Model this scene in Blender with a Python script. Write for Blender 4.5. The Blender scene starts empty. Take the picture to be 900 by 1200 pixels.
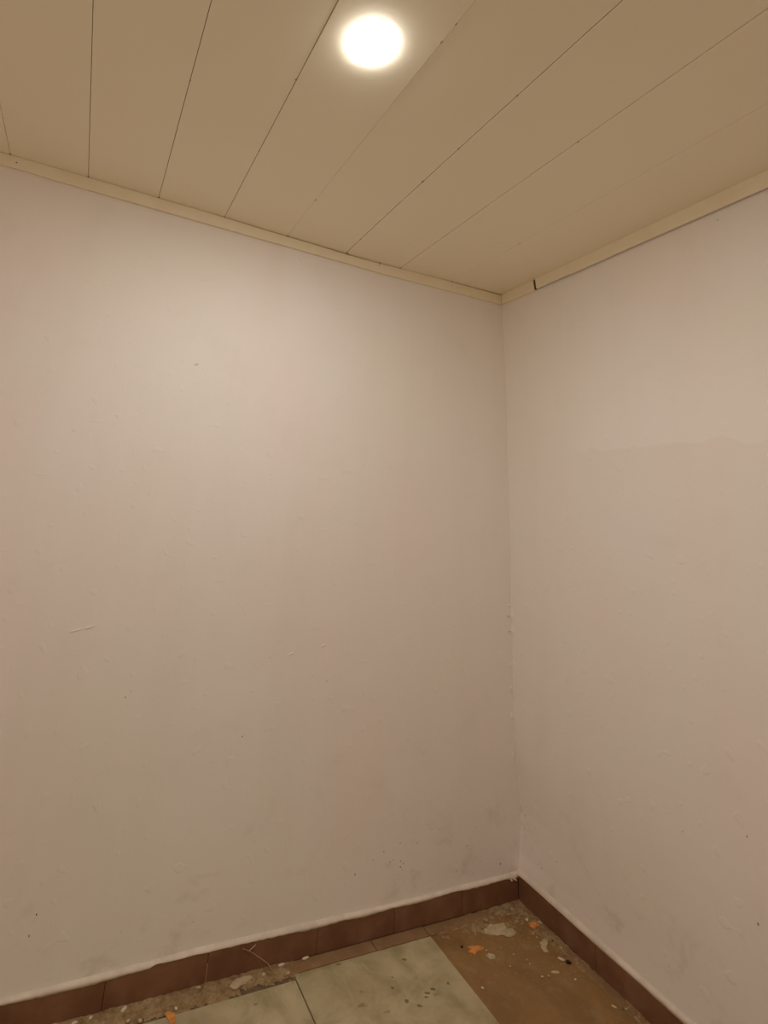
import bpy, bmesh, math, random
from mathutils import Vector, Matrix, noise

random.seed(7)
sc = bpy.context.scene

# ------------------------------------------------------------------ camera
cam_data = bpy.data.cameras.new('camera')
cam = bpy.data.objects.new('camera', cam_data)
sc.collection.objects.link(cam)
cam_data.sensor_fit = 'VERTICAL'
cam_data.sensor_height = 36.0
cam_data.lens = 615.54 / 1200 * 36.0
cam_data.shift_x = 66.92 / 1200
cam_data.shift_y = -195.78 / 1200
cam_data.clip_start = 0.02
Rr = [[0.9079094977672553, 0.3745955549666558, -0.1880917703229822],
      [-0.4127459365339507, 0.877179547892199, -0.24535042823347483],
      [0.0730830742287317, 0.30039009797072314, 0.9510124359346818]]
# columns: right, forward, up  ->  blender camera axes: right, up, backward
cam.matrix_world = Matrix((
    (Rr[0][0], Rr[0][2], -Rr[0][1], -1.82217),
    (Rr[1][0], Rr[1][2], -Rr[1][1], -1.98414),
    (Rr[2][0], Rr[2][2], -Rr[2][1], 1.35831),
    (0, 0, 0, 1)))
sc.camera = cam

# ------------------------------------------------------------------ world, exposure
world = bpy.data.worlds.new('world')
sc.world = world
world.use_nodes = True
world.node_tree.nodes['Background'].inputs['Color'].default_value = (1.0, 0.8, 0.6, 1)
world.node_tree.nodes['Background'].inputs['Strength'].default_value = 0.0
sc.view_settings.view_transform = 'Standard'
sc.view_settings.look = 'None'
sc.view_settings.gamma = 1
sc.view_settings.use_curve_mapping = False
sc.view_settings.exposure = 0.0
LAMP = 380.0
LAMP_COL = (1.0, 0.975, 0.925)
sc.cycles.max_bounces = 16
sc.cycles.diffuse_bounces = 10
sc.cycles.use_denoising = True

# ------------------------------------------------------------------ dimensions (metres)
RX, RY, H = -2.75, -2.75, 2.5          # the room runs from the corner at the origin towards -x and -y
SEAMS = [-2.54, -2.28, -2.018, -1.757, -1.488, -1.208, -0.920, -0.627, -0.322]
SAG = [(-3.1, 2.503), (-2.28, 2.502), (-2.02, 2.501), (-1.757, 2.498), (-1.485, 2.496), (-1.206, 2.490),
       (-0.909, 2.486), (-0.72, 2.486), (-0.6, 2.491), (-0.33, 2.497), (0.1, 2.504)]
LIGHT = (-1.360, -1.045)


def lerp(tab, x):
    if x <= tab[0][0]:
        return tab[0][1]
    for (a, u), (b, v) in zip(tab, tab[1:]):
        if x <= b:
            return u + (v - u) * (x - a) / (b - a)
    return tab[-1][1]


# ------------------------------------------------------------------ materials
def srgb(r, g, b):
    f = lambda c: (c / 255 / 12.92) if c / 255 <= 0.04045 else ((c / 255 + 0.055) / 1.055) ** 2.4
    return (f(r), f(g), f(b), 1)


class Mat:
    def __init__(self, name, rough=0.7, spec=0.3):
        self.m = bpy.data.materials.new(name)
        self.m.use_nodes = True
        self.nt = self.m.node_tree
        self.b = self.nt.nodes['Principled BSDF']
        self.b.inputs['Roughness'].default_value = rough
        self.b.inputs['Specular IOR Level'].default_value = spec
        self.co = self.n('ShaderNodeTexCoord').outputs['Object']

    def n(self, t, **kw):
        x = self.nt.nodes.new(t)
        for k, v in kw.items():
            setattr(x, k, v)
        return x

    def l(self, a, b):
        self.nt.links.new(a, b)

    def scaled(self, s, loc=(0, 0, 0)):
        m = self.n('ShaderNodeMapping')
        m.inputs['Scale'].default_value = s
        m.inputs['Location'].default_value = loc
        self.l(self.co, m.inputs['Vector'])
        return m.outputs[0]

    def noise(self, scale, detail=3, rough=0.5, dist=0.0, vec=None):
        x = self.n('ShaderNodeTexNoise')
        x.inputs['Scale'].default_value = scale
        x.inputs['Detail'].default_value = detail
        x.inputs['Roughness'].default_value = rough
        x.inputs['Distortion'].default_value = dist
        self.l(vec or self.co, x.inputs['Vector'])
        return x.outputs['Fac']

    def ramp(self, fac, stops):
        r = self.n('ShaderNodeValToRGB')
        e = r.color_ramp.elements
        while len(e) < len(stops):
            e.new(0.5)
        for i, (p_, c) in enumerate(stops):
            e[i].position = p_
            e[i].color = c if len(c) == 4 else (*c, 1)
        self.l(fac, r.inputs[0])
        return r.outputs[0]

    def math(self, op, a, b=None, c=None):
        x = self.n('ShaderNodeMath', operation=op)
        for i, v in enumerate((a, b, c)):
            if v is None:
                continue
            if isinstance(v, (int, float)):
                x.inputs[i].default_value = v
            else:
                self.l(v, x.inputs[i])
        return x.outputs[0]

    def smooth(self, v, a, b):
        x = self.n('ShaderNodeMapRange', interpolation_type='SMOOTHSTEP')
        self.l(v, x.inputs['Value'])
        x.inputs['From Min'].default_value = a
        x.inputs['From Max'].default_value = b
        return x.outputs[0]

    def mix(self, fac, a, b, blend='MIX'):
        x = self.n('ShaderNodeMix', data_type='RGBA', blend_type=blend)
        if isinstance(fac, (int, float)):
            x.inputs[0].default_value = fac
        else:
            self.l(fac, x.inputs[0])
        for i, v in ((6, a), (7, b)):
            if isinstance(v, tuple):
                x.inputs[i].default_value = v if len(v) == 4 else (*v, 1)
            else:
                self.l(v, x.inputs[i])
        return x.outputs[2]

    def color(self, c):
        if isinstance(c, tuple):
            self.b.inputs['Base Color'].default_value = c if len(c) == 4 else (*c, 1)
        else:
            self.l(c, self.b.inputs['Base Color'])

    def bump(self, h, strength=0.3, dist=0.002):
        x = self.n('ShaderNodeBump')
        x.inputs['Strength'].default_value = strength
        x.inputs['Distance'].default_value = dist
        self.l(h, x.inputs['Height'])
        self.l(x.outputs[0], self.b.inputs['Normal'])

    def xyz(self):
        s = self.n('ShaderNodeSeparateXYZ')
        self.l(self.co, s.inputs[0])
        return s.outputs


WALL_A = (0.88, 0.825, 0.785)
WALL_B = (0.875, 0.815, 0.75)
WALL_C = (0.89, 0.805, 0.755)


def wall_material(name, right=False):
    m = Mat(name, 0.62, 0.25)
    x, y, z = m.xyz()
    big = m.noise(1.1, 1, 0.5)
    col = m.mix(m.smooth(big, 0.38, 0.62), WALL_A, WALL_B)
    pink = m.noise(1.9, 2, 0.5, vec=m.scaled((1, 1, 0.55), (3.1, 1.7, 9.2)))
    col = m.mix(m.smooth(pink, 0.48, 0.68), col, WALL_C)
    # vertical roller streaks in the thin paint
    st = m.noise(5.0, 3, 0.6, vec=m.scaled((1, 1, 0.12), (0, 0, 4.0)))
    col = m.mix(m.math('MULTIPLY', m.smooth(st, 0.45, 0.75), 0.25), col, (0.80, 0.735, 0.66))
    # rubbed-in grime patches, mostly low down where things were moved about
    g = m.noise(6.5, 4, 0.65, 0.4, vec=m.scaled((1, 1, 1.2), (7.7, 2.2, 0.4)))
    low = m.math('SUBTRACT', 1.0, m.smooth(z, 0.05, 0.55))
    gm = m.math('MULTIPLY', m.smooth(g, 0.52, 0.72), m.math('MULTIPLY_ADD', low, 0.28, 0.04))
    col = m.mix(gm, col, (0.50, 0.42, 0.32))
    # faint sparse dark specks
    sp = m.noise(70, 1, 0.5)
    spm = m.math('MULTIPLY', m.smooth(sp, 0.76, 0.82), m.math('MULTIPLY_ADD', low, 0.6, 0.06))
    col = m.mix(spm, col, (0.38, 0.30, 0.22))
    if right:
        # a second coat ends in an uneven line about 1.66 m up
        wob = m.noise(7, 2, 0.5, vec=m.scaled((1, 1, 0.0)))
        edge = m.math('MULTIPLY_ADD', wob, 0.10, 1.613)
        up = m.smooth(m.math('SUBTRACT', z, edge), -0.004, 0.004)
        side = m.math('MULTIPLY', m.smooth(y, -0.33, -0.48), m.math('SUBTRACT', 1.0, m.smooth(z, 1.7, 2.15)))
        col = m.mix(m.math('MULTIPLY', m.math('MULTIPLY', up, side), 0.48), col, (0.935, 0.895, 0.85))
    m.color(col)
    fine = m.noise(180, 1, 0.6)
    mid = m.noise(32, 2, 0.55)
    brush = m.noise(24, 1, 0.6, vec=m.scaled((1, 1, 0.25)))
    sparse = m.smooth(m.noise(26, 0, 0.5, vec=m.scaled((1, 1, 1), (5, 5, 5))), 0.70, 0.80)
    h = m.math('ADD', m.math('MULTIPLY', fine, 0.10), m.math('MULTIPLY', mid, 0.42))
    h = m.math('ADD', h, m.math('MULTIPLY', brush, 0.35))
    h = m.math('ADD', h, m.math('MULTIPLY', sparse, 0.7))
    m.bump(h, 0.30, 0.003)
    return m.m


def ceiling_material():
    m = Mat('painted cream ceiling board', 0.5, 0.3)
    a = m.noise(1.3, 3, 0.5)
    col = m.mix(m.smooth(a, 0.35, 0.65), (0.92, 0.845, 0.67), (0.90, 0.82, 0.645))
    s = m.noise(26, 4, 0.6, 0.5)
    col = m.mix(m.math('MULTIPLY', m.smooth(s, 0.70, 0.80), 0.25), col, (0.50, 0.42, 0.28))
    m.color(col)
    m.bump(m.math('ADD', m.noise(60, 3, 0.5), m.math('MULTIPLY', m.noise(7, 2), 3.0)), 0.10, 0.001)
    return m.m


def trim_material():
    m = Mat('painted cream cornice wood', 0.5, 0.3)
    s = m.noise(9, 4, 0.6)
    col = m.mix(m.smooth(s, 0.4, 0.7), (0.89, 0.80, 0.62), (0.86, 0.765, 0.58))
    m.color(col)
    m.bump(m.noise(50, 3, 0.6), 0.25, 0.001)
    return m.m


def plain(name, c, rough=0.8, var=0.15, scale=30, bump=0.3, spec=0.3):
    m = Mat(name, rough, spec)
    d = tuple(v * (1 - var) for v in c)
    m.color(m.mix(m.smooth(m.noise(scale, 4, 0.6), 0.35, 0.65), c, d))
    if bump:
        m.bump(m.noise(scale * 3, 3, 0.6), bump, 0.001)
    return m.m


def skirting_material():
    m = Mat('brown glazed skirting tile', 0.42, 0.35)
    a = m.noise(7, 4, 0.6)
    col = m.mix(m.smooth(a, 0.35, 0.68), (0.18, 0.078, 0.040), (0.245, 0.120, 0.066))
    dust = m.noise(14, 5, 0.65, 0.3, vec=m.scaled((1, 1, 1.6)))
    col = m.mix(m.math('MULTIPLY', m.smooth(dust, 0.5, 0.75), 0.35), col, (0.28, 0.17, 0.105))
    m.color(col)
    r = m.math('MULTIPLY_ADD', m.noise(18, 3), 0.3, 0.35)
    m.l(r, m.b.inputs['Roughness'])
    m.bump(m.noise(120, 2), 0.06, 0.001)
    return m.m


def green_material():
    m = Mat('greenish marbled floor tile', 0.38, 0.35)
    v = m.noise(9, 5, 0.62, 0.5)
    col = m.ramp(v, [(0.28, (0.29, 0.245, 0.13)), (0.45, (0.40, 0.34, 0.195)), (0.6, (0.50, 0.43, 0.265)), (0.78, (0.59, 0.51, 0.34))])
    w = m.noise(3.2, 3, 0.55, 0.7, vec=m.scaled((1, 1, 1), (2.2, 5.5, 0)))
    vein = m.math('SUBTRACT', 1.0, m.smooth(m.math('ABSOLUTE', m.math('SUBTRACT', w, 0.5)), 0.0, 0.035))
    col = m.mix(m.math('MULTIPLY', vein, 0.22), col, (0.60, 0.53, 0.38))
    sp = m.noise(19, 3, 0.6, 0.3, vec=m.scaled((1, 1.5, 1), (1.5, 8.3, 0)))
    col = m.mix(m.math('MULTIPLY', m.smooth(sp, 0.66, 0.73), 0.75), col, (0.16, 0.115, 0.05))
    d = m.noise(2.6, 3, 0.6, vec=m.scaled((1, 1, 1), (4, 1, 0)))
    col = m.mix(m.math('MULTIPLY', m.smooth(d, 0.45, 0.7), 0.45), col, (0.40, 0.30, 0.19))
    m.color(col)
    m.l(m.math('MULTIPLY_ADD', m.noise(9, 3), 0.3, 0.30), m.b.inputs['Roughness'])
    m.bump(m.noise(40, 3), 0.05, 0.001)
    return m.m


def brown_material(name, a, b, dust=(0.33, 0.22, 0.13), amount=0.4, off=0.0):
    m = Mat(name, 0.5, 0.3)
    v = m.noise(6, 4, 0.6, 0.8)
    col = m.mix(m.smooth(v, 0.35, 0.65), a, b)
    d = m.noise(16, 6, 0.7, 0.3, vec=m.scaled((1, 1, 1), (off, 2.0, 0)))
    col = m.mix(m.math('MULTIPLY', m.smooth(d, 0.48, 0.75), amount), col, dust)
    g = m.noise(95, 3, 0.6)
    col = m.mix(m.math('MULTIPLY', m.smooth(g, 0.66, 0.74), 0.4), col, (0.46, 0.36, 0.24))
    m.color(col)
    m.bump(m.math('ADD', m.noise(60, 4), m.math('MULTIPLY', g, 0.5)), 0.15, 0.001)
    return m.m


def dirt_material():
    m = Mat('crumbled mortar and dust', 0.95, 0.1)
    a = m.noise(28, 5, 0.7)
    col = m.ramp(a, [(0.3, (0.18, 0.11, 0.05)), (0.46, (0.30, 0.20, 0.10)), (0.62, (0.42, 0.30, 0.165)), (0.8, (0.58, 0.45, 0.28))])
    m.color(col)
    m.bump(m.noise(130, 4, 0.7), 0.5, 0.002)
    return m.m


M_WL = wall_material('pale wall paint')
M_WR = wall_material('pale wall paint with a second coat', True)
M_CEIL = ceiling_material()
M_TRIM = trim_material()
M_GAP_SHADE = plain('dark gap shade and joint backing', (0.06, 0.036, 0.018), 0.9)  # painted shade for the cornice gaps; also backs the skirting joints
M_VOID = plain('dark old boarding above the ceiling', (0.16, 0.115, 0.06), 0.9)
M_HOLE_SHADE = plain('dark hole shade', (0.085, 0.055, 0.025), 0.95)  # shade inside holes and pits, put into the colour
M_KNOCK = plain('knocked paint', (0.42, 0.33, 0.20), 0.9)
M_FILLET = plain('pale plaster', (0.80, 0.70, 0.60), 0.8, 0.14, 18, 0.6)
M_SKIRT = skirting_material()
M_GREEN = green_material()
M_BROWN = brown_material('brown floor tile', (0.30, 0.168, 0.060), (0.235, 0.130, 0.048), (0.38, 0.26, 0.14), 0.55)
M_STRIP = brown_material('reddish brown cut tile strip', (0.30, 0.178, 0.088), (0.25, 0.145, 0.07), (0.40, 0.285, 0.16), 0.6, 5.0)
M_BED = plain("dark mortar bed", (0.20, 0.14, 0.085), 0.95, 0.3, 40, 0.5)
M_DIRT = dirt_material()
M_SPOT = plain('dried brown spot', (0.24, 0.185, 0.09), 0.7, 0.3, 60, 0.2)
STAINS = [(-0.589, -0.116, 0.010, 0.005), (-0.662, -0.163, 0.004, 0.003), (-0.682, -0.196, 0.007, 0.006), (-0.665, -0.248, 0.009, 0.009),
          (-0.590, -0.245, 0.011, 0.005), (-0.565, -0.238, 0.010, 0.006), (-0.507, -0.236, 0.006, 0.008), (-0.637, -0.274, 0.011, 0.006), (-0.600, -0.256, 0.008, 0.004)]
M_FLAKE = plain('beige plaster flake', (0.58, 0.46, 0.30), 0.9, 0.22, 45, 0.6)
M_ORANGE = plain('orange chip', (0.78, 0.33, 0.095), 0.85, 0.25, 60, 0.6)
M_CRUMB = plain('pale plaster crumb', (0.74, 0.62, 0.46), 0.9, 0.15, 80, 0.4)
M_BLACK = plain('dark brown lump', (0.035, 0.015, 0.008), 0.8, 0.2, 60, 0.4)
M_STRAW = plain('dry straw', (0.50, 0.34, 0.20), 0.8, 0.15, 60, 0.2)
M_PLASTIC = plain('white lamp plastic', (0.82, 0.80, 0.76), 0.4, 0.02, 10, 0)

m_em = bpy.data.materials.new('lit lamp diffuser')
m_em.use_nodes = True
m_em.node_tree.nodes.remove(m_em.node_tree.nodes['Principled BSDF'])
e_ = m_em.node_tree.nodes.new('ShaderNodeEmission')
e_.inputs['Color'].default_value = (*LAMP_COL, 1)
e_.inputs['Strength'].default_value = LAMP
m_em.node_tree.links.new(e_.outputs[0], m_em.node_tree.nodes['Material Output'].inputs[0])


# ------------------------------------------------------------------ mesh helpers
def obj(name, bm, mat, parent=None, kind=None, label=None, cat=None, group=None, smooth=False):
    me = bpy.data.meshes.new(name)
    bmesh.ops.recalc_face_normals(bm, faces=bm.faces)
    bm.to_mesh(me)
    bm.free()
    me.materials.append(mat)
    if smooth:
        for p_ in me.polygons:
            p_.use_smooth = True
    o = bpy.data.objects.new(name, me)
    sc.collection.objects.link(o)
    if parent:
        o.parent = parent
    tag(o, kind, label, cat, group)
    return o


def tag(o, kind=None, label=None, cat=None, group=None):
    for k, v in (('kind', kind), ('label', label), ('category', cat), ('group', group)):
        if v:
            o[k] = v


def box(bm, x0, x1, y0, y1, z0, z1, bev=0.0):
    r = bmesh.ops.create_cube(bm, size=1)
    vs = r['verts']
    for v in vs:
        v.co = Vector(((x0 + x1) / 2 + v.co.x * (x1 - x0), (y0 + y1) / 2 + v.co.y * (y1 - y0), (z0 + z1) / 2 + v.co.z * (z1 - z0)))
    if bev:
        es = list({e for v in vs for e in v.link_edges})
        bmesh.ops.bevel(bm, geom=es, offset=bev, segments=1, affect='EDGES')
    return vs


def loft(bm, rings, closed_ring=True, caps=True):
    """rings: lists of points with the same length"""
    vv = [[bm.verts.new(p_) for p_ in r] for r in rings]
    n = len(rings[0])
    for a, b in zip(vv, vv[1:]):
        for i in range(n if closed_ring else n - 1):
            j = (i + 1) % n
            bm.faces.new((a[i], a[j], b[j], b[i]))
    if caps and closed_ring:
        bm.faces.new(vv[0])
        bm.faces.new(list(reversed(vv[-1])))
    return vv


def nz(x, y, z, s=1.0):
    return noise.noise(Vector((x * s, y * s, z * s)))


# ------------------------------------------------------------------ walls
def wall(name, fn, u0, u1, us, z0, z1, zs, mat, thick_dir):
    """one face grid (fn gives the relief) closed into a slab"""
    bm = bmesh.new()
    nu = max(2, int(abs(u1 - u0) / us))
    nz_ = max(2, int((z1 - z0) / zs))
    g = []
    for j in range(nz_ + 1):
        z = z0 + (z1 - z0) * j / nz_
        g.append([bm.verts.new(fn(u0 + (u1 - u0) * i / nu, z)) for i in range(nu + 1)])
    for j in range(nz_):
        for i in range(nu):
            bm.faces.new((g[j][i], g[j][i + 1], g[j + 1][i + 1], g[j + 1][i]))
    # back of the slab
    t = Vector(thick_dir)
    c = [bm.verts.new(g[j][i].co + t) for j, i in ((0, 0), (0, nu), (nz_, nu), (nz_, 0))]
    bm.faces.new(c)
    bm.faces.new([g[0][i] for i in range(nu, -1, -1)] + [c[0], c[1]])
    bm.faces.new([g[nz_][i] for i in range(nu + 1)] + [c[2], c[3]])
    bm.faces.new([g[j][0] for j in range(nz_ + 1)] + [c[3], c[0]])
    bm.faces.new([g[j][nu] for j in range(nz_, -1, -1)] + [c[1], c[2]])
    return obj(name, bm, mat, kind='structure', smooth=False)


CORN = [(0.0, 0.006), (0.10, 0.008), (0.22, 0.020), (0.28, 0.022), (0.45, 0.006), (0.58, 0.003), (0.78, 0.003), (0.98, 0.005),
        (1.4, 0.009), (1.73, 0.013), (2.07, 0.013), (2.3, 0.005), (2.44, 0.0), (2.6, 0.0)]


def relief(a, b):
    return 0.0016 * nz(a, b, 3.3, 1.6) + 0.0010 * nz(a, b, 8.1, 6.0) + 0.0005 * nz(a, b, 1.1, 17.0)


def fl(x, z):
    fade = min(1.0, max(0.0, (2.43 - z) / 0.1)) * min(1, max(0, (z - 0.09) / 0.05))
    r = relief(x, z) * fade
    return Vector((x, r, z))


def fr(y, z):
    fade = min(1.0, max(0.0, (2.43 - z) / 0.1)) * min(1, max(0, (z - 0.09) / 0.05))
    near = math.exp(-abs(y) / 0.25)
    cx = lerp(CORN, z) * near * fade
    # filled and painted corner: small dribbles of filler
    lump = 0.0
    for zc, w, a in ((0.917, 0.010, 0.006), (0.977, 0.013, 0.005), (0.779, 0.016, 0.003), (0.581, 0.02, 0.003), (0.266, 0.012, -0.006), (0.222, 0.012, -0.005)):
        lump += a * math.exp(-((z - zc) / w) ** 2) * math.exp(-(y / 0.012) ** 2)
    rough = 0.0022 * nz(z, 4.0, 0, 22) * math.exp(-(y / 0.02) ** 2) * fade
    return Vector((cx + relief(y + 9, z) * fade - lump + rough, y, z))


wl = wall('wall_left', fl, RX, 0.045, 0.03, 0, 2.56, 0.03, M_WL, (0, 0.1, 0))
wl.data.polygons.foreach_set('use_smooth', [True] * len(wl.data.polygons))


def wall_right():
    bm = bmesh.new()
    ys = [0.004, -0.004, -0.008, -0.012, -0.017, -0.023, -0.03, -0.04, -0.055, -0.075, -0.1]
    while ys[-1] > RY:
        ys.append(ys[-1] - 0.03)
    zs = [i * 0.008 for i in range(int(2.56 / 0.008) + 1)]
    g = [[bm.verts.new(fr(y, z)) for y in ys] for z in zs[::1]]
    for a, b in zip(g, g[1:]):
        for i in range(len(ys) - 1):
            bm.faces.new((a[i], a[i + 1], b[i + 1], b[i]))
    o = obj('wall_right', bm, M_WR, kind='structure', smooth=True)
    return o


wr = wall_right()
bm = bmesh.new(); box(bm, 0.05, 0.15, RY, 0.1, 0, 2.56)
obj('masonry', bm, M_WL, parent=wr)
bm = bmesh.new(); box(bm, RX - 0.1, RX, RY - 0.1, 0.1, 0, 2.56)
obj('wall_far', bm, M_WL, kind='structure')
bm = bmesh.new(); box(bm, RX, 0.15, RY - 0.1, RY, 0, 2.56)
obj('wall_back', bm, M_WL, kind='structure')


def blob_disc(bm, c, ax_u, ax_v, n_, ru, rv, h, seed, segs=9):
    """small irregular low mound: centre c, in-plane axes, outward normal n_"""
    c = Vector(c); ax_u = Vector(ax_u); ax_v = Vector(ax_v); n_ = Vector(n_)
    rnd = random.Random(seed)
    ring = []
    for i in range(segs):
        a = 2 * math.pi * i / segs
        k = rnd.uniform(0.7, 1.25)
        ring.append((math.cos(a) * ru * k, math.sin(a) * rv * k))
    lo = [bm.verts.new(c + ax_u * p_ + ax_v * q - n_ * 0.001) for p_, q in ring]
    hi = [bm.verts.new(c + ax_u * p_ * 0.7 + ax_v * q * 0.7 + n_ * h * rnd.uniform(0.7, 1.1)) for p_, q in ring]
    for i in range(segs):
        j = (i + 1) % segs
        bm.faces.new((lo[i], lo[j], hi[j], hi[i]))
    bm.faces.new(hi)
    bm.faces.new(list(reversed(lo)))


# pits and knocks in the left wall (real little marks at their places)
PITS = [(-0.719, 0.18, 3.2), (-0.607, 0.228, 3.0), (-0.567, 0.198, 2.6), (-0.58, 0.194, 2.4), (-0.535, 0.190, 3.0), (-0.524, 0.182, 3.2),
        (-0.537, 0.174, 3.0), (-0.530, 0.166, 2.4), (-0.468, 0.233, 3.0), (-0.54, 0.243, 2.4), (-0.405, 0.266, 2.0), (-0.37, 0.261, 2.2), (-0.487, 0.157, 2.0),
        (-0.245, 0.195, 3.2), (-0.16, 0.218, 2.0), (-0.086, 0.118, 4.0), (-0.65, 0.21, 2.4), (-0.645, 0.203, 2.0), (-1.173, 0.618, 3.0), (-0.873, 0.767, 2.6), (-1.57, 0.754, 3.0),
        (-1.711, 0.242, 3.0), (-1.72, 0.198, 3.4), (-1.16, 0.83, 2.0), (-1.10, 0.85, 2.0), (-0.29, 0.125, 2.6), (-0.18, 0.14, 2.2)]
for i, (x, z, r) in enumerate(PITS):
    bm = bmesh.new()
    w = fl(x, z)
    blob_disc(bm, (x, w.y, z), (1, 0, 0), (0, 0, 1), (0, -1, 0), r * 0.0007, r * 0.0011, 0.0005, 100 + i, 7)
    obj('pit', bm, M_HOLE_SHADE if i % 3 == 0 else M_KNOCK, parent=wl)  # some pits take the painted hole shade
for i, (x, z, ru, rv) in enumerate([(-1.507, 1.856, 0.008, 0.005), (-1.513, 1.851, 0.004, 0.004), (-1.755, 0.945, 0.02, 0.003), (-1.712, 0.954, 0.016, 0.003),
                                    (-0.895, 0.884, 0.012, 0.002), (-1.02, 0.86, 0.014, 0.002), (-1.555, 0.772, 0.003, 0.007), (-1.165, 0.626, 0.003, 0.006)]):
    bm = bmesh.new()
    w = fl(x, z)
    blob_disc(bm, (x, w.y, z), (0.95, 0, 0.3), (-0.3, 0, 0.95), (0, -1, 0), ru, rv, 0.0022, 300 + i, 9)
    obj('paint_lump', bm, M_FILLET if i < 2 else M_WL, parent=wl)
for i, (y, z, r) in enumerate([(-0.875, 0.60, 3.0), (-0.873, 0.413, 4.0), (-0.692, 0.526, 2.2), (-1.056, 2.411, 2.4), (-0.337, 0.122, 2.4), (-0.188, 0.204, 2.0), (-0.167, 0.482, 2.0),
                                 (-0.03, 0.27, 3.0), (-0.024, 0.225, 2.6), (-0.03, 0.205, 2.2), (-0.035, 0.30, 2.0)]):
    bm = bmesh.new()
    w = fr(y, z)
    blob_disc(bm, (w.x, y, z), (0, 1, 0), (0, 0, 1), (-1, 0, 0), r * 0.0008, r * 0.0011, 0.0005, 400 + i, 7)
    obj('pit', bm, M_KNOCK, parent=wr)
for i, (x, z, ru, rv) in enumerate([(-0.010, 0.917, 0.010, 0.004), (-0.012, 0.977, 0.009, 0.006), (-0.008, 0.79, 0.006, 0.010), (-0.009, 0.70, 0.005, 0.014),
                                    (-0.008, 0.60, 0.006, 0.012), (-0.006, 0.47, 0.004, 0.02), (-0.008, 1.02, 0.006, 0.006)]):
    bm = bmesh.new()
    blob_disc(bm, (x, 0, z), (1, 0, 0), (0, 0, 1), (0, -1, 0), ru, rv, 0.0035, 500 + i, 9)
    obj('filler_lump', bm, M_FILLET if i < 2 else M_WL, parent=wl)

# ------------------------------------------------------------------ ceiling
bm = bmesh.new()
box(bm, RX, 0.05, RY, 0.05, 2.508, 2.56)
ceil = obj('ceiling', bm, M_VOID, kind='structure')

GAPS = {-0.920: 0.0026, -0.627: 0.0020, -1.208: 0.0006, -0.322: 0.0008, -1.488: 0.0018, -1.757: 0.0016, -2.018: 0.0017, -2.28: 0.0014}
edges = [RX] + SEAMS + [0.0]
for i, (a, b) in enumerate(zip(edges, edges[1:])):
    ga = GAPS.get(a, 0.0025) / 2
    gb = GAPS.get(b, 0.0025) / 2
    bm = bmesh.new()
    ny = 14
    rings = []
    dz = (0.0, 0.0003, 0.0, 0.0002, 0.0003, 0.0, 0.0008, 0.0005, 0.0002, 0.0004)[i % 10]
    for k in range(ny + 1):
        y = 0.0 + (RY - 0.0) * (k / ny) ** 1.3
        f = math.exp(y / 0.35)

        def zc(x):
            return H + (lerp(SAG, x) - H) * f + dz + 0.0006 * nz(x, y, 2, 2.3)
        wob = 0.0005 * nz(a, y, 5, 7)
        wob2 = 0.0005 * nz(b, y, 5, 7)
        xa, xb = a + ga + wob, b - gb + wob2
        c = 0.0009
        rings.append([(xa, y, zc(a) + 0.006), (xa, y, zc(a) + c), (xa + c, y, zc(a)), ((a + b) / 2, y, zc((a + b) / 2)), (xb - c, y, zc(b)), (xb, y, zc(b) + c), (xb, y, zc(b) + 0.006)])
    loft(bm, rings)
    obj('ceiling_panel', bm, M_CEIL, parent=ceil)

# scuffed spots and filled knots along the joints
for i, (x, y, r) in enumerate([(-1.489, -0.841, 5), (-1.489, -0.492, 4), (-0.921, -0.626, 6), (-0.921, -1.088, 4), (-1.209, -1.131, 5), (-1.209, -1.19, 4), (-1.208, -0.325, 5),
                               (-0.322, -0.468, 4.5), (-0.627, -1.034, 3.5), (-1.757, -0.691, 4), (-0.920, -0.151, 4), (-0.322, -0.42, 3), (-0.40, -0.43, 2.5), (-0.922, -0.83, 4)]):
    bm = bmesh.new()
    f = math.exp(y / 0.35)
    z = H + (lerp(SAG, x) - H) * f
    blob_disc(bm, (x, y, z), (1, 0, 0), (0, 1, 0), (0, 0, -1), r * 0.0007, r * 0.0012, 0.0005, 600 + i, 7)
    obj('scuff', bm, M_KNOCK, parent=ceil)
# dark blobs painting the shade in knocked-out corners where the panel joints meet the left cornice
for i, x in enumerate([-2.28, -2.019, -1.757, -1.488, -1.206, -0.914, -0.742, -0.63, -0.33]):
    bm = bmesh.new()
    z = lerp(SAG, x)
    big = (6, 5.5, 5, 2.5, 7, 7, 4, 4, 6)[i]
    blob_disc(bm, (x, -0.0135, z + 0.0002), (1, 0, 0), (0, 1, 0), (0, 0, -1), big * 0.0009, 0.0025, 0.001, 700 + i, 7)
    obj('open_joint_end', bm, M_HOLE_SHADE, parent=ceil)


# ------------------------------------------------------------------ cornices
def cornice(name, pts, kind_axis, depth, back, mat, seed, slant0=0.0, slant1=0.0, parent=None, kind='structure'):
    """pts: list (u, zbottom, ztop); axis 'x' runs on the left wall (front at -y), 'y' on the right wall (front at -x)"""
    rings = []
    n = len(pts)
    for i, (u, zb, zt) in enumerate(pts):
        c = 0.0015
        dd = depth + 0.0007 * nz(u, seed, 0, 5)
        prof = [(back, zb), (dd - c, zb), (dd, zb + c), (dd, zt - c), (dd - c, zt), (back, zt)]
        ring = []
        for (d, z) in prof:
            s = 0.0
            if i == 0:
                s = slant0 * (z - zb) / (zt - zb)
            if i == n - 1:
                s = slant1 * (z - zb) / (zt - zb)
            ring.append((u + s, -d, z) if kind_axis == 'x' else (-d, u + s, z))
        rings.append(ring)
    bm = bmesh.new()
    loft(bm, rings)
    return obj(name, bm, mat, kind=kind, parent=parent)


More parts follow.
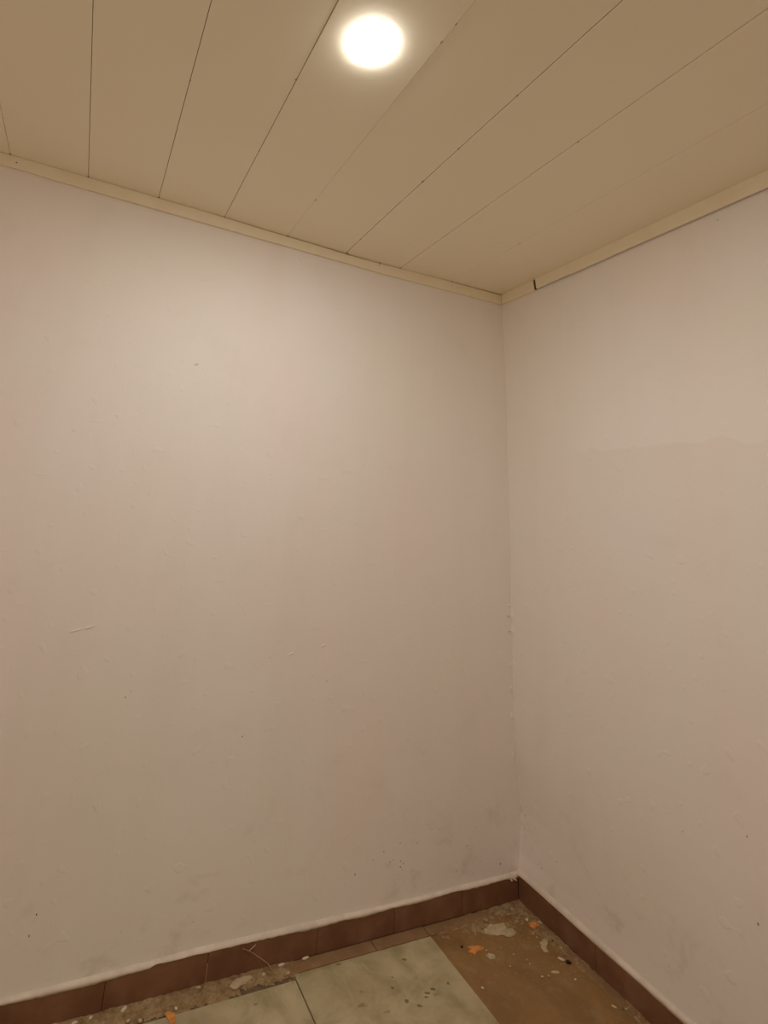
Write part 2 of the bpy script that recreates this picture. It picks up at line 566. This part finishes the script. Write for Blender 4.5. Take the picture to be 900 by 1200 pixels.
BOT_L = [(-3.1, 2.455), (-2.208, 2.455), (-2.136, 2.451), (-1.34, 2.443), (-0.9, 2.440), (-0.719, 2.437), (-0.4, 2.442), (-0.05, 2.448), (0.1, 2.448)]
us = [RX + 0.0 + k * (0 - RX) / 60 for k in range(61)]
gapL = [(-3.1, 0.0008), (-1.6, 0.0008), (-1.45, 0.0022), (-1.25, 0.0026), (-1.1, 0.0014), (-0.95, 0.003), (-0.8, 0.0026), (-0.7, 0.0008), (-0.35, 0.0012), (-0.25, 0.0030), (0, 0.0035)]
t1 = cornice('trim_1', [(u, lerp(BOT_L, u) + 0.0006 * nz(u, 1, 1, 4), lerp(SAG, u) - lerp(gapL, u)) for u in us], 'x', 0.012, 0.0012, M_TRIM, 1)
bm = bmesh.new()
box(bm, RX, 0, -0.003, 0.002, 2.462, 2.515)  # added dark strip, paints the shade in the gaps around the left cornice
obj('gap_shade_strip', bm, M_GAP_SHADE, parent=t1)
bm = bmesh.new()
blob_disc(bm, (-2.255, -0.0118, 2.476), (1, 0, 0), (0, 0, 1), (0, -1, 0), 0.0035, 0.0045, 0.0003, 800, 8)  # flat dark disc painting the shade of a hole
obj('nail_hole', bm, M_HOLE_SHADE, parent=t1)
for i, (x, z, ru, rv) in enumerate([(-0.743, 2.475, 0.0022, 0.006), (-0.909, 2.478, 0.003, 0.005)]):
    bm = bmesh.new()
    blob_disc(bm, (x, -0.0118, z), (1, 0, 0), (0, 0, 1), (0, -1, 0), ru, rv, 0.0003, 810 + i, 8)  # dark discs again, hole shade as colour
    obj('nail_hole', bm, M_HOLE_SHADE, parent=t1)

ZR = 2.5045
t2 = cornice('trim_2', [(-0.0125 - k * 0.0280, 2.4485 - 0.0006 * k, ZR - 0.001) for k in range(9)], 'y', 0.012, 0.0015, M_TRIM, 2, slant1=0.006)
yy = [-0.2530 - k * (abs(RY) - 0.2530) / 45 for k in range(46)]
BOT_R = [(-3.1, 2.440), (-1.2, 2.4435), (-0.8, 2.4455), (-0.439, 2.4450), (-0.436, 2.4470), (-0.2, 2.447)]
t3 = cornice('trim_3', [(y, lerp(BOT_R, y) + 0.0004 * nz(y, 3, 1, 5), ZR - 0.0008) for y in yy], 'y', 0.0150, 0.0075, M_TRIM, 3, slant0=0.006)
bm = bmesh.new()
box(bm, -0.0065, 0.003, RY, 0.0, 2.4500, 2.515)  # added dark strip, paints the shade in the trim joint and under the trim
obj('gap_shade_strip', bm, M_GAP_SHADE, parent=t3)

# ------------------------------------------------------------------ skirting
SK_T = 0.0085
SK_H = 0.073


def skirt_tile(parent, axis, a, b, dz, mat=M_SKIRT, dt=0.0):
    bm = bmesh.new()
    if axis == 'x':
        box(bm, a + 0.0008, b - 0.0008, -SK_T - dt, -0.0002, -0.001, SK_H + dz, 0.0008)
    else:
        box(bm, -SK_T - dt, -0.0002, b + 0.0008, a - 0.0008, -0.001, SK_H + dz, 0.0008)
    return obj('skirting_tile', bm, mat, parent=parent)


bm = bmesh.new(); box(bm, RX, 0, -SK_T + 0.0018, 0.001, 0, SK_H - 0.004)
bl = obj('baseboard_left', bm, M_GAP_SHADE, kind='structure')
js = [0.0, -0.276, -0.562, -0.853, -1.211, -1.50, -1.79, -2.08, -2.37, -2.66, RX]
for i, (a, b) in enumerate(zip(js, js[1:])):
    skirt_tile(bl, 'x', b, a if i else -SK_T, 0.0, dt=(0, 0.0005, 0, 0.0006, 0.0002, 0.0005, 0, 0, 0, 0)[i])
bm = bmesh.new(); box(bm, -SK_T + 0.0018, 0.001, RY, 0, 0, SK_H - 0.004)
br = obj('baseboard_right', bm, M_GAP_SHADE, kind='structure')
jr = [-0.0085, -0.352, -0.647, -0.94, -1.235, -1.53, -1.825, -2.12, -2.415, RY]
for i, (a, b) in enumerate(zip(jr, jr[1:])):
    skirt_tile(br, 'y', a, b, 0.003, dt=(0, 0.0005)[i % 2])
# pale grout streak where two tiles of the left skirting meet
bm = bmesh.new(); box(bm, -1.2120, -1.2102, -SK_T - 0.0010, -SK_T + 0.002, 0.001, 0.047)
obj('grout_line', bm, M_STRAW, parent=bl)

# plaster edge lapping over the tops of the tiles, uneven along its lower rim
LOW_L = [(-3.1, 0.068), (-1.759, 0.068), (-1.637, 0.0655), (-1.53, 0.0655), (-1.45, 0.068), (-1.383, 0.0695), (-1.370, 0.0745), (-1.248, 0.0745), (-1.007, 0.071), (-0.94, 0.0695),
         (-0.90, 0.0665), (-0.838, 0.067), (-0.75, 0.0695), (-0.68, 0.0655), (-0.61, 0.0675), (-0.57, 0.0705), (-0.501, 0.0665), (-0.42, 0.0675), (-0.36, 0.071), (-0.291, 0.0725), (-0.26, 0.0690), (-0.2, 0.068), (-0.12, 0.071),
         (-0.06, 0.0715), (-0.045, 0.0655), (-0.017, 0.067), (0, 0.070)]
TOP_L = [(-3.1, 0.077), (-1.76, 0.0765), (-1.378, 0.080), (-1.248, 0.084), (-0.918, 0.0815), (-0.6, 0.077), (-0.424, 0.0775), (-0.27, 0.080), (-0.07, 0.081), (0, 0.083)]
LOW_R = [(-3.1, 0.067), (-0.639, 0.067), (-0.483, 0.0705), (-0.399, 0.070), (-0.291, 0.072), (-0.148, 0.0755), (-0.03, 0.0765), (0, 0.074)]
TOP_R = [(-3.1, 0.080), (-0.654, 0.0815), (-0.49, 0.085), (-0.4, 0.087), (-0.29, 0.090), (-0.14, 0.092), (0, 0.090)]


def fillet(axis, lo_t, hi_t, end, parent, top):
    n = 330
    rings = []
    for i in range(n + 1):
        u = end * i / n
        j = (0.0016 if axis == 'x' else 0.0008) * (nz(u, 1.3, 0.2, 60) + nz(u, 7.3, 0.2, 22))
        lo = lerp(lo_t, u) + j
        hi = lerp(hi_t, u) + 0.0010 * nz(u, 5.5, 2, 18)
        f = SK_T + 0.0018 + 0.0009 * nz(u, 9, 9, 30)
        prof = [(-0.002, hi + 0.002), (0.0012, hi + 0.0005), (f * 0.66, top + 0.0012 + (hi - top) * 0.55), (f, max(lo + 0.0025, top + 0.0008)), (f - 0.0003, lo), (f - 0.004, lo - 0.0002), (-0.002, lo)]
        rings.append([(u, -d, z) if axis == 'x' else (-d, u, z) for d, z in prof])
    bm = bmesh.new()
    loft(bm, rings)
    return obj('plaster_edge', bm, M_FILLET, parent=parent, smooth=True)


fillet('x', LOW_L, TOP_L, RX, bl, SK_H)
fillet('y', LOW_R, TOP_R, RY, br, SK_H + 0.003)
for i, (x, y, z, r) in enumerate([(-0.012, -0.012, 0.078, 4), (-0.03, -0.0115, 0.069, 4), (-0.043, -0.0115, 0.066, 3), (-0.022, -0.012, 0.064, 2.5)]):
    bm = bmesh.new()
    blob_disc(bm, (x, y, z), (1, 0, 0), (0, 0.3, 1), (0, -1, 0), r * 0.0012, r * 0.001, 0.0025, 850 + i, 8)
    obj('plaster_crumb', bm, M_CRUMB, parent=bl)

# ------------------------------------------------------------------ floor
bm = bmesh.new()
box(bm, RX, 0.03, RY, 0.03, -0.06, -0.0035)
floor = obj('floor', bm, M_BED, kind='structure')


def ftile(x0, x1, y0, y1, mat, dz=0.0, tilt=0.0, name='floor_tile', g=(0.0016, 0.0016)):
    bm = bmesh.new()
    vs = box(bm, x0 + g[0], x1 - g[0], y0 + g[1], y1 - g[1], -0.012, dz, 0.0006)
    for v in bm.verts:
        if v.co.z > -0.006:
            v.co.z += tilt * (v.co.x - x0)
    return obj(name, bm, mat, parent=floor)


cols = [-0.447 - 0.503 * k for k in range(6)]
for k in range(5):
    x1 = cols[k]
    x0 = max(RX, cols[k + 1])
    y = -0.058 - (0.02 if k == 1 else 0)
    while y > RY + 0.01:
        y0 = max(RY, y - 0.503)
        ftile(x0 + (0.0006 if k == 0 else 0), x1 + (0.0012 if k == 0 else 0), y0, y, M_GREEN, 0.0012 - 0.0006 * (k % 2), g=(0.0016, 0.0008))
        y = y0
    if x0 <= RX:
        break
# the brown column along the right wall
y = -0.058
for y0 in (-0.333, -0.836, -1.339, -1.842, -2.345, RY):
    ftile(-0.447, -0.052, y0, y, M_BROWN, -0.0003 if y0 == -0.333 else 0.0, g=(0.0002, 0.0011))
    y = y0
bm = bmesh.new(); box(bm, -0.446, -0.053, -0.3345, -0.3315, -0.006, 0.0002)
obj('grout_line', bm, M_STRIP, parent=floor)
# cut strips between the full tiles and the skirting
for a, b in ((-0.447, -0.655), (-0.655, -0.985)):
    ftile(b, a, -0.056, -0.0095, M_STRIP, 0.0004, name='cut_tile')
for a, b in ((0.0, -0.447),):
    ftile(b, a - 0.0095, -0.056, -0.0095, M_STRIP, -0.0008, name='cut_tile')
for a, b in ((-1.46, -1.96), (-1.96, -2.46), (-2.46, -2.75)):
    ftile(b, a, -0.056, -0.0095, M_STRIP, -0.0006, name='cut_tile')
y = -0.058
while y > RY + 0.02:
    y0 = max(RY, y - 0.42)
    ftile(-0.052, -0.0095, y0, y, M_STRIP, -0.0006, name='cut_tile')
    y = y0


for i, (x, y, ru, rv) in enumerate(STAINS):
    bm = bmesh.new()
    blob_disc(bm, (x, y, 0.0013), (0.91, -0.41, 0), (0.41, 0.91, 0), (0, 0, 1), ru, rv, 0.0003, 900 + i, 13)
    obj('dried_spot', bm, M_SPOT, parent=floor)


def dirt_patch(label_name, x0, x1, y0, y1, hmax, seed, step=0.004, mask=None, parent=None):
    """uneven crust of dust and crumbled mortar; where it is thinnest it drops under the tiles"""
    bm = bmesh.new()
    nx = int((x1 - x0) / step); ny = int((y1 - y0) / step)
    g = []
    for j in range(ny + 1):
        row = []
        for i in range(nx + 1):
            x = x0 + (x1 - x0) * i / nx
            y = y0 + (y1 - y0) * j / ny
            m_ = mask(x, y)
            h = hmax * (m_ + 0.55 * nz(x, y, seed, 22) + 0.45 * nz(x, y, seed + 5, 70) + 0.30 * nz(x, y, seed + 2, 160)) - 0.0012
            row.append(bm.verts.new((x, y, max(-0.004, h))))
        g.append(row)
    for j in range(ny):
        for i in range(nx):
            q = (g[j][i], g[j][i + 1], g[j + 1][i + 1], g[j + 1][i])
            if max(v.co.z for v in q) > -0.0015:
                bm.faces.new(q)
    for v in [v for v in bm.verts if not v.link_faces]:
        bm.verts.remove(v)
    o = obj(label_name, bm, M_DIRT, parent=parent, kind='stuff')
    return o


def mk_left(x, y):
    a = min(1, max(0, (-0.93 - x) / 0.05))
    e = 0.085 + 0.02 * nz(x, 2, 2, 9)
    if x > -1.12:
        e = 0.072 + 0.015 * nz(x, 2, 2, 20)
    return a * (0.9 - max(0, (-y - e * 0.55) / (e * 0.45)) * 1.5)


def mk_corner(x, y):
    # crumbs gather in the very corner and thin out along both walls
    d1 = math.hypot(x / 0.20, (y + 0.03) / 0.11)
    d2 = math.hypot((x + 0.22) / 0.16, (y + 0.08) / 0.045)
    d3 = math.hypot((x + 0.05) / 0.045, (y + 0.2) / 0.20)
    return max(0.85 - d1 * 0.8, 0.55 - 0.6 * d2, 0.55 - 0.65 * d3, -0.9)


def mk_right(x, y):
    return 0.12 - max(0, (-x - 0.040) / 0.02) - max(0, (-y - 1.6))


dirt_patch('mortar_rubble', -1.98, -0.93, -0.12, -0.009, 0.0042, 3.0, 0.004, mk_left, floor)
dirt_patch('mortar_rubble', -0.46, -0.009, -0.34, -0.009, 0.0034, 11.0, 0.0035, mk_corner, floor)
dirt_patch('mortar_rubble', -0.075, -0.009, -1.6, -0.30, 0.0028, 21.0, 0.004, mk_right, floor)

# grit scattered over the corner tiles: uncountable, one part of the floor
bm = bmesh.new()
rnd = random.Random(5)
k = 0
while k < 420:
    x = -rnd.random() ** 1.3 * 0.42 - 0.012
    y = -rnd.random() ** 1.2 * 0.36 - 0.012
    if rnd.random() > math.exp(-(abs(x) + abs(y)) / 0.28) * 1.3:
        continue
    r = rnd.uniform(0.0005, 0.0014)
    m4 = Matrix.Translation((x, y, r * 0.6 + 0.0002)) @ Matrix.Rotation(rnd.random() * 6, 4, 'Z') @ Matrix.Diagonal((r * 1.4, r, r * 0.8, 1))
    bmesh.ops.create_icosphere(bm, subdivisions=1, radius=1, matrix=m4)
    k += 1
k = 0
while k < 160:
    x = rnd.uniform(-1.9, -0.95); y = -0.012 - rnd.random() ** 1.5 * 0.11
    r = rnd.uniform(0.0006, 0.0018)
    m4 = Matrix.Translation((x, y, 0.0022)) @ Matrix.Rotation(rnd.random() * 6, 4, 'Z') @ Matrix.Diagonal((r * 1.4, r, r * 0.8, 1))
    bmesh.ops.create_icosphere(bm, subdivisions=1, radius=1, matrix=m4)
    k += 1
obj('grit', bm, M_FLAKE, parent=floor, kind='stuff')


# ------------------------------------------------------------------ loose bits on the floor
def flake(name, outline, mat, h, label, cat, seed, z0=0.0, group=None, sub=3, ruf=0.5):
    """thin irregular plate from a ground outline, with ragged rim and uneven top"""
    cx = sum(p_[0] for p_ in outline) / len(outline)
    cy = sum(p_[1] for p_ in outline) / len(outline)
    rnd = random.Random(seed)
    pts = []
    n = len(outline)
    for i in range(n):
        a, b = outline[i], outline[(i + 1) % n]
        L = math.hypot(b[0] - a[0], b[1] - a[1])
        for k in range(sub):
            t = k / sub
            j = 0.0 if k == 0 else L * 0.10
            pts.append((a[0] + (b[0] - a[0]) * t - cx + rnd.uniform(-j, j), a[1] + (b[1] - a[1]) * t - cy + rnd.uniform(-j, j)))
    bm = bmesh.new()
    rings = []
    for s, z in ((1.0, 0.0), (0.97, h * 0.75), (0.88, h), (0.6, h * 1.05), (0.3, h * 0.95)):
        rings.append([(x * s, y * s, z * (1 + ruf * nz(x * s, y * s, seed, 60)) if z else 0) for x, y in pts])
    vv = [[bm.verts.new(p_) for p_ in r] for r in rings]
    m_ = len(pts)
    for a, b in zip(vv, vv[1:]):
        for i in range(m_):
            bm.faces.new((a[i], a[(i + 1) % m_], b[(i + 1) % m_], b[i]))
    c = bm.verts.new((0, 0, h))
    for i in range(m_):
        bm.faces.new((vv[-1][i], vv[-1][(i + 1) % m_], c))
    bm.faces.new(list(reversed(vv[0])))
    o = obj(name, bm, mat, label=label, cat=cat, group=group)
    o.location = (cx, cy, z0)
    return o


def lump(name, x, y, rx, ry, rz, mat, label, cat, seed, rot=0.0, z0=0.0, group=None):
    bm = bmesh.new()
    bmesh.ops.create_icosphere(bm, subdivisions=2, radius=1)
    for v in bm.verts:
        k = 1 + 0.28 * nz(v.co.x + seed, v.co.y, v.co.z, 1.4) + 0.12 * nz(v.co.x, v.co.y + seed, v.co.z, 4)
        v.co = Vector((v.co.x * rx * k, v.co.y * ry * k, max(-0.6, v.co.z) * rz * k + rz * 0.6))
    o = obj(name, bm, mat, label=label, cat=cat, group=group)
    o.location = (x, y, z0)
    o.rotation_euler = (0, 0, rot)
    return o


flake('plaster_flake', [(-0.247, -0.091), (-0.205, -0.077), (-0.173, -0.089), (-0.15, -0.09), (-0.164, -0.113), (-0.143, -0.122), (-0.143, -0.138), (-0.157, -0.147),
                        (-0.182, -0.146), (-0.202, -0.13), (-0.236, -0.122), (-0.253, -0.108)], M_FLAKE, 0.0035,
      'largest beige plaster flake, irregular and flat, lying on the floor near the corner', 'plaster flake', 1, 0.0005)
flake('plaster_flake', [(-0.095, -0.197), (-0.065, -0.189), (-0.055, -0.197), (-0.079, -0.215), (-0.099, -0.23), (-0.099, -0.242), (-0.112, -0.234), (-0.108, -0.214)], M_FLAKE, 0.0015,
      'thin crumbly beige plaster patch on brown tile below the right orange chip', 'plaster flake', 2, 0.0)
flake('orange_chip', [(-0.358, -0.138), (-0.334, -0.137), (-0.309, -0.146), (-0.302, -0.158), (-0.313, -0.164), (-0.33, -0.164), (-0.352, -0.174), (-0.353, -0.163),
                      (-0.366, -0.156), (-0.349, -0.150)], M_ORANGE, 0.003,
      'ragged orange chip on brown tile beside the corner of the greenish tile', 'chip', 3, 0.0)
flake('orange_chip', [(-0.066, -0.116), (-0.046, -0.117), (-0.032, -0.131), (-0.033, -0.14), (-0.052, -0.141), (-0.067, -0.143), (-0.074, -0.13)], M_ORANGE, 0.003,
      'small orange chip beside the right skirting close to the corner', 'chip', 4, 0.001)
flake('orange_chip', [(-1.339, -0.07), (-1.325, -0.067), (-1.31, -0.083), (-1.313, -0.103), (-1.324, -0.106), (-1.331, -0.09)], M_ORANGE, 0.003,
      'orange chip at the bottom edge in front of the left skirting', 'chip', 5, 0.001)
lump('dark_lump', -0.070, -0.296, 0.0085, 0.0055, 0.005, M_BLACK, 'small dark brown oval lump on the floor near the right skirting', 'lump', 6, -0.5)
lump('dark_lump', -0.372, -0.131, 0.0042, 0.0030, 0.003, M_BLACK, 'tiny black speck touching the left tip of the ragged orange chip', 'lump', 16, -0.3)
lump('dark_lump', -0.045, -0.207, 0.0030, 0.0025, 0.002, M_BLACK, 'tiny black speck between thin plaster patch and right skirting', 'lump', 17, -0.3)
W = M_CRUMB
lump('plaster_chip', -0.080, -0.277, 0.011, 0.005, 0.0022, W, 'white plaster chip touching the small dark lump by the right skirting', 'plaster chip', 7, -0.9)
lump('plaster_chip', -0.142, -0.310, 0.014, 0.006, 0.0012, M_FLAKE, 'flat dull elongated plaster chip on brown tile in front of the dark lump', 'plaster chip', 8, -0.35)
lump('plaster_chip', -0.069, -0.464, 0.0075, 0.0028, 0.002, W, 'bright white plaster sliver near the right skirting at the bottom edge', 'plaster chip', 9, -1.0)
lump('plaster_chip', -0.040, -0.482, 0.005, 0.003, 0.002, M_FLAKE, 'small dull plaster chip against the right skirting beside the white sliver', 'plaster chip', 10, -1.0)
lump('plaster_chip', -0.060, -0.104, 0.006, 0.005, 0.003, W, 'pale plaster chip at the corner side of the small orange chip', 'plaster chip', 11, 0.4, 0.001)
lump('plaster_chip', -0.024, -0.129, 0.008, 0.005, 0.003, M_FLAKE, 'beige plaster chip wedged between small orange chip and right skirting', 'plaster chip', 12, -1.0, 0.001)
lump('plaster_chip', -1.441, -0.024, 0.010, 0.006, 0.004, W, 'largest white plaster chip at the foot of the left skirting', 'plaster chip', 13, 0.5, 0.002)
lump('plaster_chip', -1.527, -0.022, 0.005, 0.004, 0.003, W, 'small white plaster chip left of the largest one by the left skirting', 'plaster chip', 14, 0.5, 0.002)
lump('plaster_chip', -1.567, -0.024, 0.008, 0.004, 0.003, W, 'leftmost white plaster chip along the left skirting', 'plaster chip', 15, 0.2, 0.002)
lump('plaster_chip', -1.433, -0.063, 0.006, 0.005, 0.003, M_FLAKE, 'beige plaster chip at the bottom edge below the largest white chip', 'plaster chip', 18, 0.2, 0.002)
lump('plaster_chip', -1.403, -0.072, 0.005, 0.006, 0.003, M_FLAKE, 'beige plaster chip left of the orange chip at the bottom edge', 'plaster chip', 19, 0.2, 0.002)
lump('plaster_chip', -1.306, -0.066, 0.004, 0.006, 0.003, W, 'small white plaster chip touching the top of the bottom-edge orange chip', 'plaster chip', 20, 0.2, 0.002)
lump('plaster_chip', -1.233, -0.017, 0.008, 0.004, 0.003, M_FLAKE, 'plaster chip at the foot of the pale grout line of the left skirting', 'plaster chip', 21, -0.4, 0.001)
lump('plaster_chip', -1.040, -0.037, 0.006, 0.006, 0.005, M_FLAKE, 'rounded beige plaster chip in the rubble below the leaning straw', 'plaster chip', 22, 0.2, 0.001)
lump('plaster_chip', -0.974, -0.0155, 0.013, 0.0045, 0.003, W, 'long white plaster chip just right of the foot of the leaning straw', 'plaster chip', 23, 0.12, 0.001)
lump('plaster_chip', -0.965, -0.052, 0.007, 0.004, 0.003, M_FLAKE, 'beige plaster chip at the head of the dark floor tile joint', 'plaster chip', 24, 0.2, 0.001)
lump('plaster_chip', -0.893, -0.0155, 0.013, 0.0045, 0.003, W, 'long white plaster chip against the left skirting on the smooth brown strip', 'plaster chip', 25, 0.12, 0.001)
flake('plaster_flake', [(-1.150, -0.045), (-1.12, -0.022), (-1.08, -0.020), (-1.07, -0.033), (-1.10, -0.048), (-1.13, -0.056)], M_FLAKE, 0.0025,
      'flat beige plaster flake in the rubble strip left of the leaning straw', 'plaster flake', 26, 0.0015)
flake('plaster_flake', [(-0.316, -0.183), (-0.296, -0.181), (-0.286, -0.192), (-0.294, -0.204), (-0.312, -0.202)], M_FLAKE, 0.0009,
      'faint thin plaster smear on brown tile in front of the ragged orange chip', 'plaster flake', 27, 0.0)

CR = [(-0.196, -0.244), (-0.199, -0.259), (-0.27, -0.246), (-0.273, -0.273), (-0.415, -0.285), (-0.2, -0.312), (-0.177, -0.316), (-0.104, -0.354), (-0.301, -0.169),
      (-0.245, -0.175), (-0.04, -0.24), (-0.223, -0.211), (-0.209, -0.062), (-0.058, -0.074), (-0.073, -0.042), (-0.072, -0.016), (-0.088, -0.162), (-0.088, -0.178), (-0.27, -0.06), (-0.29, -0.10), (-0.11, -0.06), (-0.12, -0.17)]
sz = [3.2, 2.5, 2.6, 2.4, 4.2, 3.8, 3.4, 3.8, 3.0, 2.2, 2.6, 2.2, 3.6, 2.4, 2.6, 3.0, 2.8, 2.4, 2.4, 2.2, 2.2, 2.0]
CRL = {4: 'lone white crumb beside the edge of the greenish tile, nearest it',
       7: 'pale crumb in front of the brown floor joint, nearest the right skirting',
       5: 'left one of the two neighbouring crumbs behind the brown floor joint',
       6: 'right one of the two neighbouring crumbs behind the brown floor joint',
       8: 'pale crumb just right of the ragged orange chip',
       12: 'pale crumb behind the largest beige plaster flake, towards the left skirting',
       15: 'pale crumb resting against the left skirting near the corner'}
for i, ((x, y), s) in enumerate(zip(CR, sz)):
    s *= 0.001
    lump('plaster_crumb', x, y, s, s * 0.8, s * 0.6, W if i % 3 else M_FLAKE, CRL.get(i, 'tiny pale plaster crumb scattered on the brown floor in the corner'), 'crumb', 40 + i, i * 1.3,
         0.0005 if i not in (12, 13, 14, 15, 20) else 0.002, 'plaster crumbs scattered in the corner')


# straw leaning on the left skirting
def tube(bm, pts, r0, r1, segs=6):
    rings = []
    n = len(pts)
    for i, p_ in enumerate(pts):
        p_ = Vector(p_)
        d = (Vector(pts[min(i + 1, n - 1)]) - Vector(pts[max(i - 1, 0)])).normalized()
        a = d.cross(Vector((0, 1, 0.2))).normalized()
        b = d.cross(a).normalized()
        r = r0 + (r1 - r0) * i / (n - 1)
        rings.append([p_ + a * math.cos(t * 2 * math.pi / segs) * r + b * math.sin(t * 2 * math.pi / segs) * r for t in range(segs)])
    loft(bm, rings)


st = bpy.data.objects.new('straw', None)
sc.collection.objects.link(st)
st.location = (-1.014, -0.022, 0.0)
tag(st, None, 'dry pale straw with a short side twig leaning against the brown left skirting', 'straw')
bm = bmesh.new()
tube(bm, [(0.006, -0.010, 0.004), (-0.010, -0.004, 0.021), (-0.035, 0.002, 0.036), (-0.060, 0.0075, 0.050), (-0.078, 0.0095, 0.058), (-0.092, 0.0105, 0.064)], 0.0010, 0.0008)
obj('stalk', bm, M_STRAW, parent=st)
bm = bmesh.new()
tube(bm, [(-0.070, 0.0085, 0.056), (-0.061, 0.0085, 0.0605), (-0.050, 0.0085, 0.067)], 0.0013, 0.0018)
obj('twig', bm, M_STRAW, parent=st)

# ------------------------------------------------------------------ ceiling lamp
lamp = bpy.data.objects.new('downlight', None)
sc.collection.objects.link(lamp)
lamp.location = (LIGHT[0], LIGHT[1], H + 0.001)
tag(lamp, None, 'round lit white LED downlight set in the cream boarded ceiling', 'ceiling lamp')


def lathe(prof, segs=48):
    bm = bmesh.new()
    rings = []
    for k in range(segs):
        a = 2 * math.pi * k / segs
        rings.append([bm.verts.new((r * math.cos(a), r * math.sin(a), z)) for r, z in prof])
    for k in range(segs):
        a, b = rings[k], rings[(k + 1) % segs]
        for i in range(len(prof) - 1):
            bm.faces.new((a[i], a[i + 1], b[i + 1], b[i]))
    return bm


bm = lathe([(0.050, 0.0), (0.0605, 0.0), (0.0610, -0.0008), (0.0605, -0.0016), (0.050, -0.0018), (0.050, 0.0)])
obj('rim', bm, M_PLASTIC, parent=lamp, smooth=True)
prof = [(0.0582, -0.0012), (0.0580, -0.0026), (0.055, -0.0040), (0.047, -0.0054), (0.030, -0.0064), (0.012, -0.0068), (0.0, -0.0068)]
bm = lathe(prof, 32)
bmesh.ops.remove_doubles(bm, verts=bm.verts, dist=1e-5)
obj('diffuser', bm, m_em, parent=lamp, smooth=True)
